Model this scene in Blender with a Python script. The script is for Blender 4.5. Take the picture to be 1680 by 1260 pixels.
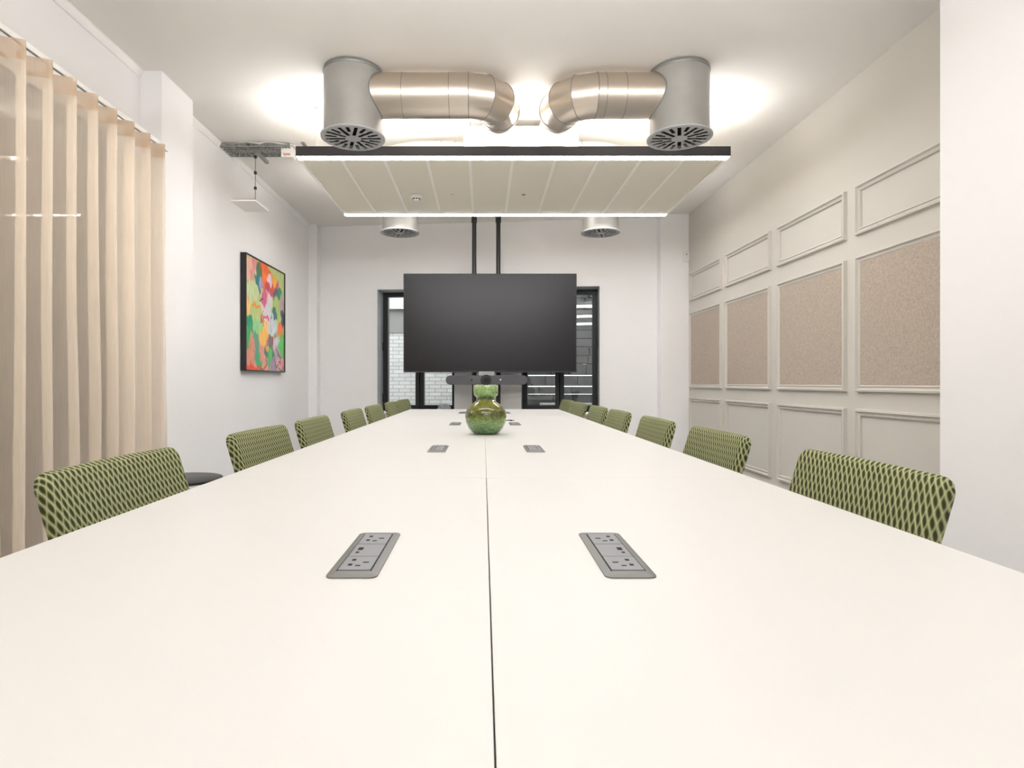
import bpy, bmesh, math, random
from mathutils import Vector, Matrix, noise
PI = math.pi
random.seed(7)
sc = bpy.context.scene
for o in list(bpy.data.objects): bpy.data.objects.remove(o)
COL = sc.collection

# ------------------------------------------------------------------ camera
F, CX, CY, CZ = 980.0, 793.0, 628.0, 1.015      # focal length and vanishing point in pixels, eye height
cam = bpy.data.cameras.new('camera'); co = bpy.data.objects.new('camera', cam); COL.objects.link(co)
co.location = (0, 0, CZ); co.rotation_euler = (PI/2, 0, 0)
cam.sensor_width = 36; cam.lens = 36*F/1680
cam.shift_x = (840-CX)/1680; cam.shift_y = -(630-CY)/1680
cam.clip_start = .02
sc.camera = co
sc.view_settings.view_transform = 'Standard'; sc.view_settings.look = 'None'
sc.view_settings.gamma = 1; sc.view_settings.use_curve_mapping = False
sc.view_settings.exposure = 1.97
# ------------------------------------------------------------------ world and lamp strengths
w = bpy.data.worlds.new('world'); sc.world = w; w.use_nodes = True
w.node_tree.nodes['Background'].inputs[0].default_value = (.95, .97, 1, 1)
w.node_tree.nodes['Background'].inputs[1].default_value = 2.1
DOWN, UP, FILL_TUBE = 11.5, 17.0, 6.2          # emission of the linear lamps (down, up) and of the added unseen fill tubes
LAMP = (.985, .98, .985)

# ------------------------------------------------------------------ materials
def lin(c):
    return tuple(((v/255)/12.92 if v/255 <= .04045 else (((v/255)+.055)/1.055)**2.4) for v in c)
def mat(name, c, rough=.6, metal=0, noise_amt=0, noise_scale=20, bump=0, bump_scale=200, spec=.5, **kw):
    m = bpy.data.materials.new(name); m.use_nodes = True
    nt = m.node_tree; b = nt.nodes['Principled BSDF']
    c = lin(c)
    b.inputs['Base Color'].default_value = (*c, 1)
    b.inputs['Roughness'].default_value = rough; b.inputs['Metallic'].default_value = metal
    b.inputs['Specular IOR Level'].default_value = spec
    for k, v in kw.items(): b.inputs[k.replace('_', ' ')].default_value = v
    tc = nt.nodes.new('ShaderNodeTexCoord')
    if noise_amt:
        n = nt.nodes.new('ShaderNodeTexNoise'); n.inputs['Scale'].default_value = noise_scale; n.inputs['Detail'].default_value = 4
        nt.links.new(tc.outputs['Object'], n.inputs['Vector'])
        r = nt.nodes.new('ShaderNodeValToRGB')
        r.color_ramp.elements[0].position = .3; r.color_ramp.elements[1].position = .7
        r.color_ramp.elements[0].color = (*[v*(1-noise_amt) for v in c], 1)
        r.color_ramp.elements[1].color = (*[min(1, v*(1+noise_amt)) for v in c], 1)
        nt.links.new(n.outputs['Fac'], r.inputs['Fac']); nt.links.new(r.outputs['Color'], b.inputs['Base Color'])
    if bump:
        n = nt.nodes.new('ShaderNodeTexNoise'); n.inputs['Scale'].default_value = bump_scale; n.inputs['Detail'].default_value = 3
        nt.links.new(tc.outputs['Object'], n.inputs['Vector'])
        bp = nt.nodes.new('ShaderNodeBump'); bp.inputs['Strength'].default_value = bump; bp.inputs['Distance'].default_value = .002
        nt.links.new(n.outputs['Fac'], bp.inputs['Height']); nt.links.new(bp.outputs['Normal'], b.inputs['Normal'])
    return m
def emis(name, c, s):
    m = bpy.data.materials.new(name); m.use_nodes = True; nt = m.node_tree
    nt.nodes.remove(nt.nodes['Principled BSDF'])
    e = nt.nodes.new('ShaderNodeEmission'); e.inputs[0].default_value = (*c, 1); e.inputs[1].default_value = s
    nt.links.new(e.outputs[0], nt.nodes['Material Output'].inputs[0]); return m

M = {}
M['wall'] = mat('white_wall_paint', (242, 240, 239), .85, bump=.08, bump_scale=120)
M['ceiling'] = mat('ceiling_paint', (238, 234, 228), .9, bump=.08, bump_scale=90)
M['taupe'] = mat('taupe_wall_paint', (204, 199, 190), .7, bump=.05)
M['felt'] = mat('brown_felt', (178, 164, 150), .95, noise_amt=.15, noise_scale=90, bump=.3, bump_scale=400)
M['trim'] = mat('white_trim', (244, 242, 239), .5)
M['floor'] = mat('grey_carpet', (160, 160, 160), .95, noise_amt=.15, noise_scale=150, bump=.4, bump_scale=300)
M['table'] = mat('white_laminate', (205, 203, 199), .42, spec=.35)
M['edge'] = mat('table_edge', (225, 220, 212), .5)
M['black'] = mat('black_metal', (26, 27, 30), .4, spec=.5)
M['frame'] = mat('window_frame_paint', (24, 25, 28), .45)
M['reveal'] = mat('grey_reveal', (205, 208, 212), .7)
M['raft'] = mat('raft_panel', (236, 229, 214), .55, bump=.04)
M['raftj'] = mat('raft_joint', (252, 249, 240), .5)
M['sock'] = mat('grey_socket_plastic', (122, 122, 125), .45)
M['sockd'] = mat('socket_frame_grey', (108, 107, 104), .4, metal=.35)
M['hole'] = mat('dark_hole', (14, 14, 14), .8)
M['screen'] = mat('screen_glass', (3, 2, 5), .27, spec=.42)
M['bezel'] = mat('screen_bezel', (34, 34, 37), .5)
M['bar'] = mat('grey_speaker_cloth', (84, 84, 88), .75, bump=.3, bump_scale=600)
M['lens'] = mat('lens_black', (12, 12, 14), .12)
M['drum'] = mat('grey_galvanised_drum', (168, 166, 161), .42, metal=.3, noise_amt=.07, noise_scale=6)
M['grille'] = mat('grille_grey', (176, 178, 180), .5)
M['white'] = mat('white_plastic', (238, 236, 232), .45)
M['galv'] = mat('galvanised_steel', (150, 152, 148), .45, metal=.6, noise_amt=.1, noise_scale=30)
M['wire'] = mat('steel_wire', (170, 170, 170), .35, metal=.9)
M['opal_down'] = emis('lamp_opal_down', LAMP, DOWN)
M['opal_up'] = emis('lamp_opal_up', LAMP, UP)
M['fill_tube'] = emis('added_fill_tube', LAMP, FILL_TUBE)
M['anth'] = mat('anthracite_lamp_body', (42, 40, 43), .5)
M['leaf'] = mat('leaf_green', (92, 112, 62), .35, noise_amt=.25, noise_scale=8)
M['pot'] = mat('pot_clay', (190, 175, 155), .7)
M['stem'] = mat('stem_brown', (96, 80, 56), .8)
M['paving'] = mat('paving', (120, 118, 112), .9, noise_amt=.1, noise_scale=6)
M['outwall'] = mat('cream_render', (222, 211, 192), .9, noise_amt=.05, noise_scale=3)
M['darkstone'] = mat('dark_stone', (44, 45, 46), .9, noise_amt=.45, noise_scale=7, bump=.6, bump_scale=12)
M['concrete'] = mat('grey_concrete', (100, 100, 100), .85, noise_amt=.1, noise_scale=4)
M['lintel'] = mat('pale_concrete', (158, 158, 157), .85, noise_amt=.05, noise_scale=4)

def brushed(name, c, rough):
    m = mat(name, c, rough, metal=1); nt = m.node_tree; b = nt.nodes['Principled BSDF']
    tc = nt.nodes.new('ShaderNodeTexCoord'); mp = nt.nodes.new('ShaderNodeMapping'); mp.inputs['Scale'].default_value = (1.5, 30, 30)
    n = nt.nodes.new('ShaderNodeTexNoise'); n.inputs['Scale'].default_value = 2
    nt.links.new(tc.outputs['Object'], mp.inputs[0]); nt.links.new(mp.outputs[0], n.inputs['Vector'])
    mr = nt.nodes.new('ShaderNodeMapRange'); mr.inputs['To Min'].default_value = rough*.93; mr.inputs['To Max'].default_value = rough*1.07
    nt.links.new(n.outputs['Fac'], mr.inputs[0]); nt.links.new(mr.outputs[0], b.inputs['Roughness']); return m
M['duct'] = brushed('aluminium_duct', (214, 203, 190), .33)

def glass_mat():
    m = bpy.data.materials.new('window_glass'); m.use_nodes = True; nt = m.node_tree
    nt.nodes.remove(nt.nodes['Principled BSDF'])
    t = nt.nodes.new('ShaderNodeBsdfTransparent'); t.inputs[0].default_value = (.90, .92, .91, 1)
    g = nt.nodes.new('ShaderNodeBsdfGlossy'); g.inputs['Roughness'].default_value = .01
    fr = nt.nodes.new('ShaderNodeFresnel'); fr.inputs[0].default_value = 1.62
    mx = nt.nodes.new('ShaderNodeMixShader')
    nt.links.new(fr.outputs[0], mx.inputs[0]); nt.links.new(t.outputs[0], mx.inputs[1]); nt.links.new(g.outputs[0], mx.inputs[2])
    nt.links.new(mx.outputs[0], nt.nodes['Material Output'].inputs[0]); return m
M['glass'] = glass_mat()

def sheer_mat(name, c, see):
    m = bpy.data.materials.new(name); m.use_nodes = True; nt = m.node_tree
    nt.nodes.remove(nt.nodes['Principled BSDF'])
    tc = nt.nodes.new('ShaderNodeTexCoord')
    wv = nt.nodes.new('ShaderNodeTexNoise'); wv.inputs['Scale'].default_value = 6
    mp = nt.nodes.new('ShaderNodeMapping'); mp.inputs['Scale'].default_value = (40, 40, 1)
    nt.links.new(tc.outputs['Object'], mp.inputs[0]); nt.links.new(mp.outputs[0], wv.inputs['Vector'])
    mr = nt.nodes.new('ShaderNodeMapRange'); mr.inputs['To Min'].default_value = see+.05; mr.inputs['To Max'].default_value = see-.05
    nt.links.new(wv.outputs['Fac'], mr.inputs[0])
    d = nt.nodes.new('ShaderNodeBsdfDiffuse'); d.inputs[0].default_value = (*lin(c), 1)
    tl = nt.nodes.new('ShaderNodeBsdfTranslucent'); tl.inputs[0].default_value = (*lin(c), 1)
    m1 = nt.nodes.new('ShaderNodeMixShader'); m1.inputs[0].default_value = .25
    nt.links.new(d.outputs[0], m1.inputs[1]); nt.links.new(tl.outputs[0], m1.inputs[2])
    t = nt.nodes.new('ShaderNodeBsdfTransparent'); t.inputs[0].default_value = (1, .97, .93, 1)
    m2 = nt.nodes.new('ShaderNodeMixShader')
    nt.links.new(mr.outputs[0], m2.inputs[0]); nt.links.new(m1.outputs[0], m2.inputs[1]); nt.links.new(t.outputs[0], m2.inputs[2])
    nt.links.new(m2.outputs[0], nt.nodes['Material Output'].inputs[0]); return m
M['sheer'] = sheer_mat('sheer_curtain', (254, 243, 230), .52)
M['sheer_hem'] = sheer_mat('sheer_curtain_heading', (214, 192, 168), .25)

def weave_mat():
    m = bpy.data.materials.new('green_woven_fabric'); m.use_nodes = True; nt = m.node_tree; b = nt.nodes['Principled BSDF']
    b.inputs['Roughness'].default_value = .85; b.inputs['Specular IOR Level'].default_value = .25
    uv = nt.nodes.new('ShaderNodeUVMap'); uv.uv_map = 'UVMap'
    sp = nt.nodes.new('ShaderNodeSeparateXYZ'); nt.links.new(uv.outputs[0], sp.inputs[0])
    def mth(op, a, bb=None, c=None):
        n = nt.nodes.new('ShaderNodeMath'); n.operation = op
        for i, v in enumerate((a, bb, c)):
            if v is None: continue
            if isinstance(v, (int, float)): n.inputs[i].default_value = v
            else: nt.links.new(v, n.inputs[i])
        return n.outputs[0]
    u = mth('MULTIPLY', sp.outputs[0], 1/.0205); v = mth('MULTIPLY', sp.outputs[1], 1/.034)
    s1 = mth('ABSOLUTE', mth('SINE', mth('MULTIPLY', mth('ADD', u, v), PI)))
    s2 = mth('ABSOLUTE', mth('SINE', mth('MULTIPLY', mth('SUBTRACT', u, mth('MULTIPLY', v, .45)), PI)))
    # ribs at the zeros, sunken slits inside the lozenges
    h = mth('MULTIPLY', mth('POWER', s1, 1.0), mth('POWER', s2, .5))
    r = nt.nodes.new('ShaderNodeValToRGB'); cr = r.color_ramp
    cr.elements[0].position = .12; cr.elements[0].color = (*lin((176, 177, 138)), 1)
    cr.elements[1].position = .78; cr.elements[1].color = (*lin((58, 60, 32)), 1)
    e = cr.elements.new(.42); e.color = (*lin((136, 140, 96)), 1)
    nt.links.new(h, r.inputs[0]); nt.links.new(r.outputs[0], b.inputs['Base Color'])
    bp = nt.nodes.new('ShaderNodeBump'); bp.invert = True; bp.inputs['Strength'].default_value = .7; bp.inputs['Distance'].default_value = .004
    nt.links.new(h, bp.inputs['Height']); nt.links.new(bp.outputs[0], b.inputs['Normal'])
    return m
M['weave'] = weave_mat()

def brick_mat():
    m = bpy.data.materials.new('white_painted_brick'); m.use_nodes = True; nt = m.node_tree; b = nt.nodes['Principled BSDF']
    tc = nt.nodes.new('ShaderNodeTexCoord'); sp = nt.nodes.new('ShaderNodeSeparateXYZ'); cb = nt.nodes.new('ShaderNodeCombineXYZ')
    nt.links.new(tc.outputs['Object'], sp.inputs[0]); nt.links.new(sp.outputs[0], cb.inputs[0]); nt.links.new(sp.outputs[2], cb.inputs[1])
    br = nt.nodes.new('ShaderNodeTexBrick'); nt.links.new(cb.outputs[0], br.inputs['Vector'])
    br.inputs['Color1'].default_value = (*lin((166, 166, 167)), 1); br.inputs['Color2'].default_value = (*lin((152, 153, 154)), 1)
    br.inputs['Mortar'].default_value = (*lin((96, 97, 98)), 1); br.inputs['Scale'].default_value = 1
    br.inputs['Mortar Size'].default_value = .006; br.inputs['Brick Width'].default_value = .24; br.inputs['Row Height'].default_value = .075
    br.inputs['Mortar Smooth'].default_value = .3
    nt.links.new(br.outputs[0], b.inputs['Base Color']); b.inputs['Roughness'].default_value = .8; return m
M['brick'] = brick_mat()

def vase_mat():
    m = bpy.data.materials.new('mottled_green_glass'); m.use_nodes = True; nt = m.node_tree; b = nt.nodes['Principled BSDF']
    tc = nt.nodes.new('ShaderNodeTexCoord'); sp = nt.nodes.new('ShaderNodeSeparateXYZ'); nt.links.new(tc.outputs['Object'], sp.inputs[0])
    n = nt.nodes.new('ShaderNodeTexNoise'); n.inputs['Scale'].default_value = 16; n.inputs['Detail'].default_value = 6; n.inputs['Distortion'].default_value = 1.6
    nt.links.new(tc.outputs['Object'], n.inputs['Vector'])
    mr = nt.nodes.new('ShaderNodeMapRange'); mr.inputs['To Min'].default_value = -.03; mr.inputs['To Max'].default_value = .03
    nt.links.new(n.outputs['Fac'], mr.inputs[0])
    ad = nt.nodes.new('ShaderNodeMath'); nt.links.new(sp.outputs[2], ad.inputs[0]); nt.links.new(mr.outputs[0], ad.inputs[1])
    d = nt.nodes.new('ShaderNodeMath'); d.operation = 'DIVIDE'; d.inputs[1].default_value = .27; nt.links.new(ad.outputs[0], d.inputs[0])
    r = nt.nodes.new('ShaderNodeValToRGB'); cr = r.color_ramp
    stops = [(0, (96, 140, 88)), (.2, (142, 180, 116)), (.33, (128, 150, 72)), (.42, (88, 92, 22)), (.55, (128, 128, 28)), (.66, (150, 148, 50)), (.74, (60, 90, 40)), (.80, (150, 185, 110)), (1, (182, 208, 150))]
    cr.elements[0].position = 0; cr.elements[0].color = (*lin(stops[0][1]), 1); cr.elements[1].position = 1; cr.elements[1].color = (*lin(stops[-1][1]), 1)
    for p, c in stops[1:-1]: cr.elements.new(p).color = (*lin(c), 1)
    nt.links.new(d.outputs[0], r.inputs[0])
    n2 = nt.nodes.new('ShaderNodeTexNoise'); n2.inputs['Scale'].default_value = 34; n2.inputs['Detail'].default_value = 5; n2.inputs['Distortion'].default_value = 2
    nt.links.new(tc.outputs['Object'], n2.inputs['Vector'])
    r2 = nt.nodes.new('ShaderNodeValToRGB'); r2.color_ramp.elements[0].position = .38; r2.color_ramp.elements[0].color = (.35, .42, .28, 1)
    r2.color_ramp.elements[1].position = .62; r2.color_ramp.elements[1].color = (1.25, 1.2, 1.15, 1)
    nt.links.new(n2.outputs['Fac'], r2.inputs[0])
    mx = nt.nodes.new('ShaderNodeMix'); mx.data_type = 'RGBA'; mx.blend_type = 'MULTIPLY'; mx.inputs[0].default_value = .6
    nt.links.new(r.outputs[0], mx.inputs[6]); nt.links.new(r2.outputs[0], mx.inputs[7]); nt.links.new(mx.outputs[2], b.inputs['Base Color'])
    b.inputs['Roughness'].default_value = .06; b.inputs['Transmission Weight'].default_value = .35; b.inputs['IOR'].default_value = 1.5
    b.inputs['Coat Weight'].default_value = .6; b.inputs['Coat Roughness'].default_value = .03
    return m
M['vase'] = vase_mat()

def art_mat():
    m = bpy.data.materials.new('abstract_paint'); m.use_nodes = True; nt = m.node_tree; b = nt.nodes['Principled BSDF']
    a = nt.nodes.new('ShaderNodeVertexColor'); a.layer_name = 'paint'
    nt.links.new(a.outputs[0], b.inputs['Base Color']); b.inputs['Roughness'].default_value = .4
    return m
M['art'] = art_mat()

# ------------------------------------------------------------------ mesh helpers
def obj(name, bm, m, parent=None, smooth=False, bevel=0, seg=2, ang=35):
    me = bpy.data.meshes.new(name)
    bmesh.ops.recalc_face_normals(bm, faces=bm.faces)
    bm.to_mesh(me); bm.free()
    for mm in (m if isinstance(m, (list, tuple)) else [m]): me.materials.append(mm)
    o = bpy.data.objects.new(name, me); COL.objects.link(o)
    if smooth:
        me.polygons.foreach_set('use_smooth', [True]*len(me.polygons))
        try: me.set_sharp_from_angle(angle=math.radians(ang))
        except Exception: pass
    if bevel:
        bv = o.modifiers.new('bevel', 'BEVEL'); bv.width = bevel; bv.segments = seg; bv.limit_method = 'ANGLE'
    if parent: o.parent = parent
    return o
def B(): return bmesh.new()
def box(bm, x0, x1, y0, y1, z0, z1, mi=0, mtx=None):
    vs = [bm.verts.new(v) for v in ((x0,y0,z0),(x1,y0,z0),(x1,y1,z0),(x0,y1,z0),(x0,y0,z1),(x1,y0,z1),(x1,y1,z1),(x0,y1,z1))]
    if mtx: 
        for v in vs: v.co = mtx @ v.co
    for f in ((0,3,2,1),(4,5,6,7),(0,1,5,4),(1,2,6,5),(2,3,7,6),(3,0,4,7)):
        bm.faces.new([vs[i] for i in f]).material_index = mi
    return bm
def cyl(bm, p0, p1, r0, r1=None, n=24, caps=True):
    r1 = r0 if r1 is None else r1
    p0, p1 = Vector(p0), Vector(p1); d = (p1-p0).normalized(); q = d.to_track_quat('Z', 'Y')
    a = []; b = []
    for i in range(n):
        t = 2*PI*i/n; u = q @ Vector((math.cos(t), math.sin(t), 0))
        a.append(bm.verts.new(p0+u*r0)); b.append(bm.verts.new(p1+u*r1))
    for i in range(n): bm.faces.new((a[i], a[(i+1) % n], b[(i+1) % n], b[i]))
    if caps: bm.faces.new(a[::-1]); bm.faces.new(b)
    return bm
def sweep(bm, pts, rad, n=10, closed=False, caps=True):
    pts = [Vector(p) for p in pts]; L = len(pts); rings = []; up = None
    for i, p in enumerate(pts):
        if closed: d = pts[(i+1) % L]-pts[i-1]
        else: d = pts[min(i+1, L-1)]-pts[max(i-1, 0)]
        d.normalize()
        if up is None:
            up = Vector((0, 0, 1)) if abs(d.z) < .9 else Vector((1, 0, 0))
        s = d.cross(up).normalized(); up = s.cross(d).normalized()
        r = rad[i] if isinstance(rad, (list, tuple)) else rad
        rings.append([bm.verts.new(p+(s*math.cos(2*PI*k/n)+up*math.sin(2*PI*k/n))*r) for k in range(n)])
    for i in range(L if closed else L-1):
        a, b = rings[i], rings[(i+1) % L]
        for k in range(n): bm.faces.new((a[k], a[(k+1) % n], b[(k+1) % n], b[k]))
    if caps and not closed: bm.faces.new(rings[0]); bm.faces.new(rings[-1])
    return bm
def lathe(bm, prof, n=48, cx=0, cy=0, cz=0):
    rings = []
    for r, z in prof:
        if r < 1e-6: rings.append([bm.verts.new((cx, cy, cz+z))])
        else: rings.append([bm.verts.new((cx+r*math.cos(2*PI*k/n), cy+r*math.sin(2*PI*k/n), cz+z)) for k in range(n)])
    for a, b in zip(rings, rings[1:]):
        for k in range(n):
            k2 = (k+1) % n
            if len(a) == 1 and len(b) == 1: continue
            if len(a) == 1: bm.faces.new((a[0], b[k], b[k2]))
            elif len(b) == 1: bm.faces.new((a[k], a[k2], b[0]))
            else: bm.faces.new((a[k], a[k2], b[k2], b[k]))
    return bm
def prism(bm, poly, z0, z1, mtx=None, mi=0):
    a = [bm.verts.new((x, y, z0)) for x, y in poly]; b = [bm.verts.new((x, y, z1)) for x, y in poly]; n = len(poly)
    for i in range(n): bm.faces.new((a[i], a[(i+1) % n], b[(i+1) % n], b[i])).material_index = mi
    bm.faces.new(a[::-1]).material_index = mi; bm.faces.new(b).material_index = mi
    if mtx:
        for v in a+b: v.co = mtx @ v.co
    return bm
def rrect(x0, x1, y0, y1, r, n=6):
    p = []
    for cx, cy, a0 in ((x1-r, y1-r, 0), (x0+r, y1-r, 90), (x0+r, y0+r, 180), (x1-r, y0+r, 270)):
        for i in range(n+1):
            a = math.radians(a0+90*i/n); p.append((cx+r*math.cos(a), cy+r*math.sin(a)))
    return p
def tag(o, label, cat, group=None, kind=None):
    o['label'] = label; o['category'] = cat
    if group: o['group'] = group
    if kind: o['kind'] = kind
    return o
def thing(name, label, cat, loc=(0, 0, 0), rz=0, group=None):
    o = bpy.data.objects.new(name, None); COL.objects.link(o); o.empty_display_size = .1
    o.location = loc; o.rotation_euler = (0, 0, rz)
    return tag(o, label, cat, group)
def struct(name, bm, m, label, parent=None, **kw):
    o = obj(name, bm, m, parent, **kw)
    if parent is None: tag(o, label, 'structure' if not name.startswith(('wall','floor','ceiling','window','trim','baseboard')) else name.split('_')[0], kind='structure')
    return o
def copy_tree(o, parent=None):
    c = o.copy(); COL.objects.link(c); c.parent = parent
    for ch in list(o.children): copy_tree(ch, c)
    return c
def X(px, Y): return (px-CX)*Y/F
def Z(py, Y): return CZ-(py-CY)*Y/F

# ------------------------------------------------------------------ room shell
H = CZ+2.17                       # ceiling
XL, XR = -2.39, 2.64              # long walls
BACK = -3.4
def yend(x): return 8.0722-.1029*x # the far wall stands slightly askew
A_END = math.atan(-.1029)
struct('floor', box(B(), XL-.02, XR+.02, BACK-.02, 8.5, -.05, 0), M['floor'], 'grey carpet floor of the meeting room')
struct('ceiling', box(B(), XL-.3, XR+.3, BACK-.2, 8.8, H, H+.1), M['ceiling'], 'cream painted flat ceiling')
struct('wall_back', box(B(), XL-.2, XR+.2, BACK-.15, BACK, 0, H), M['wall'], 'plain white wall behind the table head')
# left wall with the glazed opening behind the curtain
WY0, WY1, WZ0, WZ1 = -.8, 3.98, .10, 2.66
bm = B()
box(bm, XL-.2, XL, BACK, WY0, 0, H); box(bm, XL-.2, XL, WY1, 8.6, 0, H)
box(bm, XL-.2, XL, WY0, WY1, WZ1, H); box(bm, XL-.2, XL, WY0, WY1, 0, WZ0)
struct('wall_left', bm, M['wall'], 'white side wall with curtained glazing and framed painting')
struct('trim_1', box(B(), XL, XL+.155, 4.153, 4.598, 0, H), M['wall'], 'white pier beside the curtain end', bevel=.003)
bm = B()
for y0, y1 in ((BACK, 4.153), (4.598, 8.153)): prism(bm, [(0, 0), (.03, 0), (.03, -.012), (.012, -.05), (0, -.05)], y0, y1, Matrix(((1,0,0,XL),(0,0,1,0),(0,1,0,H),(0,0,0,1))))
struct('trim_2', bm, M['trim'], 'thin white cornice along the curtain side wall top')
struct('trim_3', box(B(), XL, -2.27, 8.153, 8.6, 0, H), M['wall'], 'narrow white pier in the far corner by the painting wall')
# right wall
struct('wall_right', box(B(), XR, XR+.2, BACK, 8.6, 0, H), M['taupe'], 'taupe side wall with panel mouldings and brown felt')
struct('trim_4', box(B(), 2.4, XR, BACK, 3.143, 0, H), M['wall'], 'broad white pier nearest the camera beside panelled wall', bevel=.006)
struct('trim_5', box(B(), 2.278, XR, 7.672, 8.6, 0, H), M['wall'], 'white pier at far end of the panelled wall')
cols = [(y-1.012, y) for y in (4.214, 5.345, 6.484, 7.609)]
rows = [(2.048, 2.405, False), (.95, 1.904, True), (.148, .833, False)]
MW = .05
def frame_bm(y0, y1, z0, z1):
    # moulding profile (u outward from the inner edge, d off the wall) mitred round the rectangle
    prof = [(0, 0), (.002, .013), (.010, .018), (.015, .010), (.024, .013), (.033, .028), (.045, .026), (.05, 0)]
    bm = B(); rings = []
    for cy, cz, sy, sz in ((y0, z0, 1, 1), (y1, z0, -1, 1), (y1, z1, -1, -1), (y0, z1, 1, -1)):
        rings.append([bm.verts.new((XR-d, cy+sy*(MW-u), cz+sz*(MW-u))) for u, d in prof])
    for i in range(4):
        a, b = rings[i], rings[(i+1) % 4]
        for k in range(len(prof)-1): bm.faces.new((a[k], a[k+1], b[k+1], b[k]))
    return bm
rown = ['upper', 'felt middle', 'lower']; coln = ['nearest the camera', 'second from the camera', 'third from the camera', 'farthest from the camera']
n = 6
for ci, (y0, y1) in enumerate(cols):
    for ri, (z0, z1, felt) in enumerate(rows):
        o = struct('trim_%d' % n, frame_bm(y0, y1, z0, z1), M['taupe'], 'taupe %s wall moulding frame, %s' % (rown[ri], coln[ci])); n += 1
        if felt:
            obj('felt_panel', box(B(), XR-.012, XR-.0005, y0+.04, y1-.04, z0+.04, z1-.04), M['felt'], o)['label'] = 'brown felt insert'
struct('baseboard_right', box(B(), XR-.015, XR, 3.143, 7.672, 0, .10), M['taupe'], 'taupe skirting under the panel mouldings', bevel=.003)
struct('baseboard_left', box(B(), XL, XL+.015, 4.598, 8.153, 0, .10), M['trim'], 'white skirting under the painting')
# far wall (askew): window pair with a plain pier between them. build in a local frame: x along the wall, y into it
R_END = Matrix.Translation((0, 8.0722, 0)) @ Matrix.Rotation(A_END, 4, 'Z')
def wx(px):                       # pixel column on the far wall -> coordinate along it
    t = (px-CX)/F; x = t*8.0722/(1+.1029*t); return x/math.cos(A_END)
WT = 1.284+CZ
SILL = .63
xa, xb, xc, xd = wx(619), wx(745.5), wx(855), wx(984)
bm = B()
box(bm, -2.6, xa, 0, .5, 0, H); box(bm, xb, xc, 0, .5, 0, WT); box(bm, xd, 2.75, 0, .5, 0, H)
box(bm, xa, xd, 0, .5, WT, H); box(bm, xa, xb, 0, .5, 0, SILL); box(bm, xc, xd, 0, .5, 0, SILL)
o = struct('wall_far', bm, M['wall'], 'white end wall with the black framed windows behind the screen'); o.matrix_world = R_END
bm = B()      # grey painted reveals
for a, b in ((xa, xb), (xc, xd)):
    box(bm, a-.001, a+.004, -.001, .4, SILL, WT); box(bm, b-.004, b+.001, -.001, .4, SILL, WT); box(bm, a, b, -.001, .4, WT-.004, WT+.001)
o = struct('trim_%d' % n, bm, M['reveal'], 'grey reveals lining the two end windows'); o.matrix_world = R_END; n += 1
bm = B()
for a, b in ((xa, xb), (xc, xd)): box(bm, a-.03, b+.03, -.16, .42, SILL-.03, SILL)
o = struct('trim_%d' % n, bm, M['trim'], 'white sill boards under the end windows', bevel=.004); o.matrix_world = R_END; n += 1
o = struct('baseboard_far', box(B(), -2.3, 2.3, -.015, 0, 0, .1), M['trim'], 'white skirting of the end wall'); o.matrix_world = R_END

def casement(name, a, b, handle_side):
    fy0, fy1 = .28, .36; z0, z1 = SILL, WT-.05*0; f = .075
    fr = B()
    box(fr, a, a+f, fy0, fy1, z0, z1); box(fr, b-f, b, fy0, fy1, z0, z1)
    box(fr, a+f, b-f, fy0, fy1, z1-.065, z1); box(fr, a+f, b-f, fy0, fy1, z0, z0+.07)
    o = struct(name, fr, M['frame'], 'black framed window %s of the screen, looking out' % handle_side); o.matrix_world = R_END
    mid = (a+b)/2
    s = B(); box(s, mid-.062, mid-.004, fy0-.012, fy1-.01, z0+.03, z1-.03); box(s, mid+.004, mid+.062, fy0-.012, fy1-.01, z0+.03, z1-.03)
    box(s, mid-.004, mid+.004, fy0+.01, fy1-.02, z0+.03, z1-.03)
    obj('mullion', s, M['frame'], o, bevel=.004)
    for p, q in ((a+f, mid-.062), (mid+.062, b-f)):
        obj('pane', box(B(), p-.01, q+.01, fy0+.03, fy0+.036, z0+.06, z1-.055), M['glass'], o)
    hx = a+.012 if handle_side == 'left' else b-.012
    for hz in (1.53, .80): obj('hinge', box(B(), hx-.012, hx+.012, fy0-.03, fy0, hz-.06, hz+.06), M['black'], o, bevel=.004)
    return o
casement('window_1', xa, xb, 'left'); casement('window_2', xc, xd, 'right')

# left glazing behind the curtain
bm = B(); gx0, gx1 = XL-.16, XL-.10
box(bm, gx0, gx1, WY0, WY1, WZ1-.08, WZ1); box(bm, gx0, gx1, WY0, WY1, WZ0, WZ0+.08)
for y in (WY0, .75, 2.36, WY1-.07): box(bm, gx0, gx1, y, y+.07, WZ0+.08, WZ1-.08)
o = struct('window_3', bm, M['frame'], 'tall dark framed side glazing behind the sheer curtain')
for y0, y1 in ((WY0+.07, .75), (.82, 2.36), (2.43, WY1-.07)):
    obj('pane', box(B(), gx0+.025, gx0+.031, y0, y1, WZ0+.08, WZ1-.08), M['glass'], o)

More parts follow.
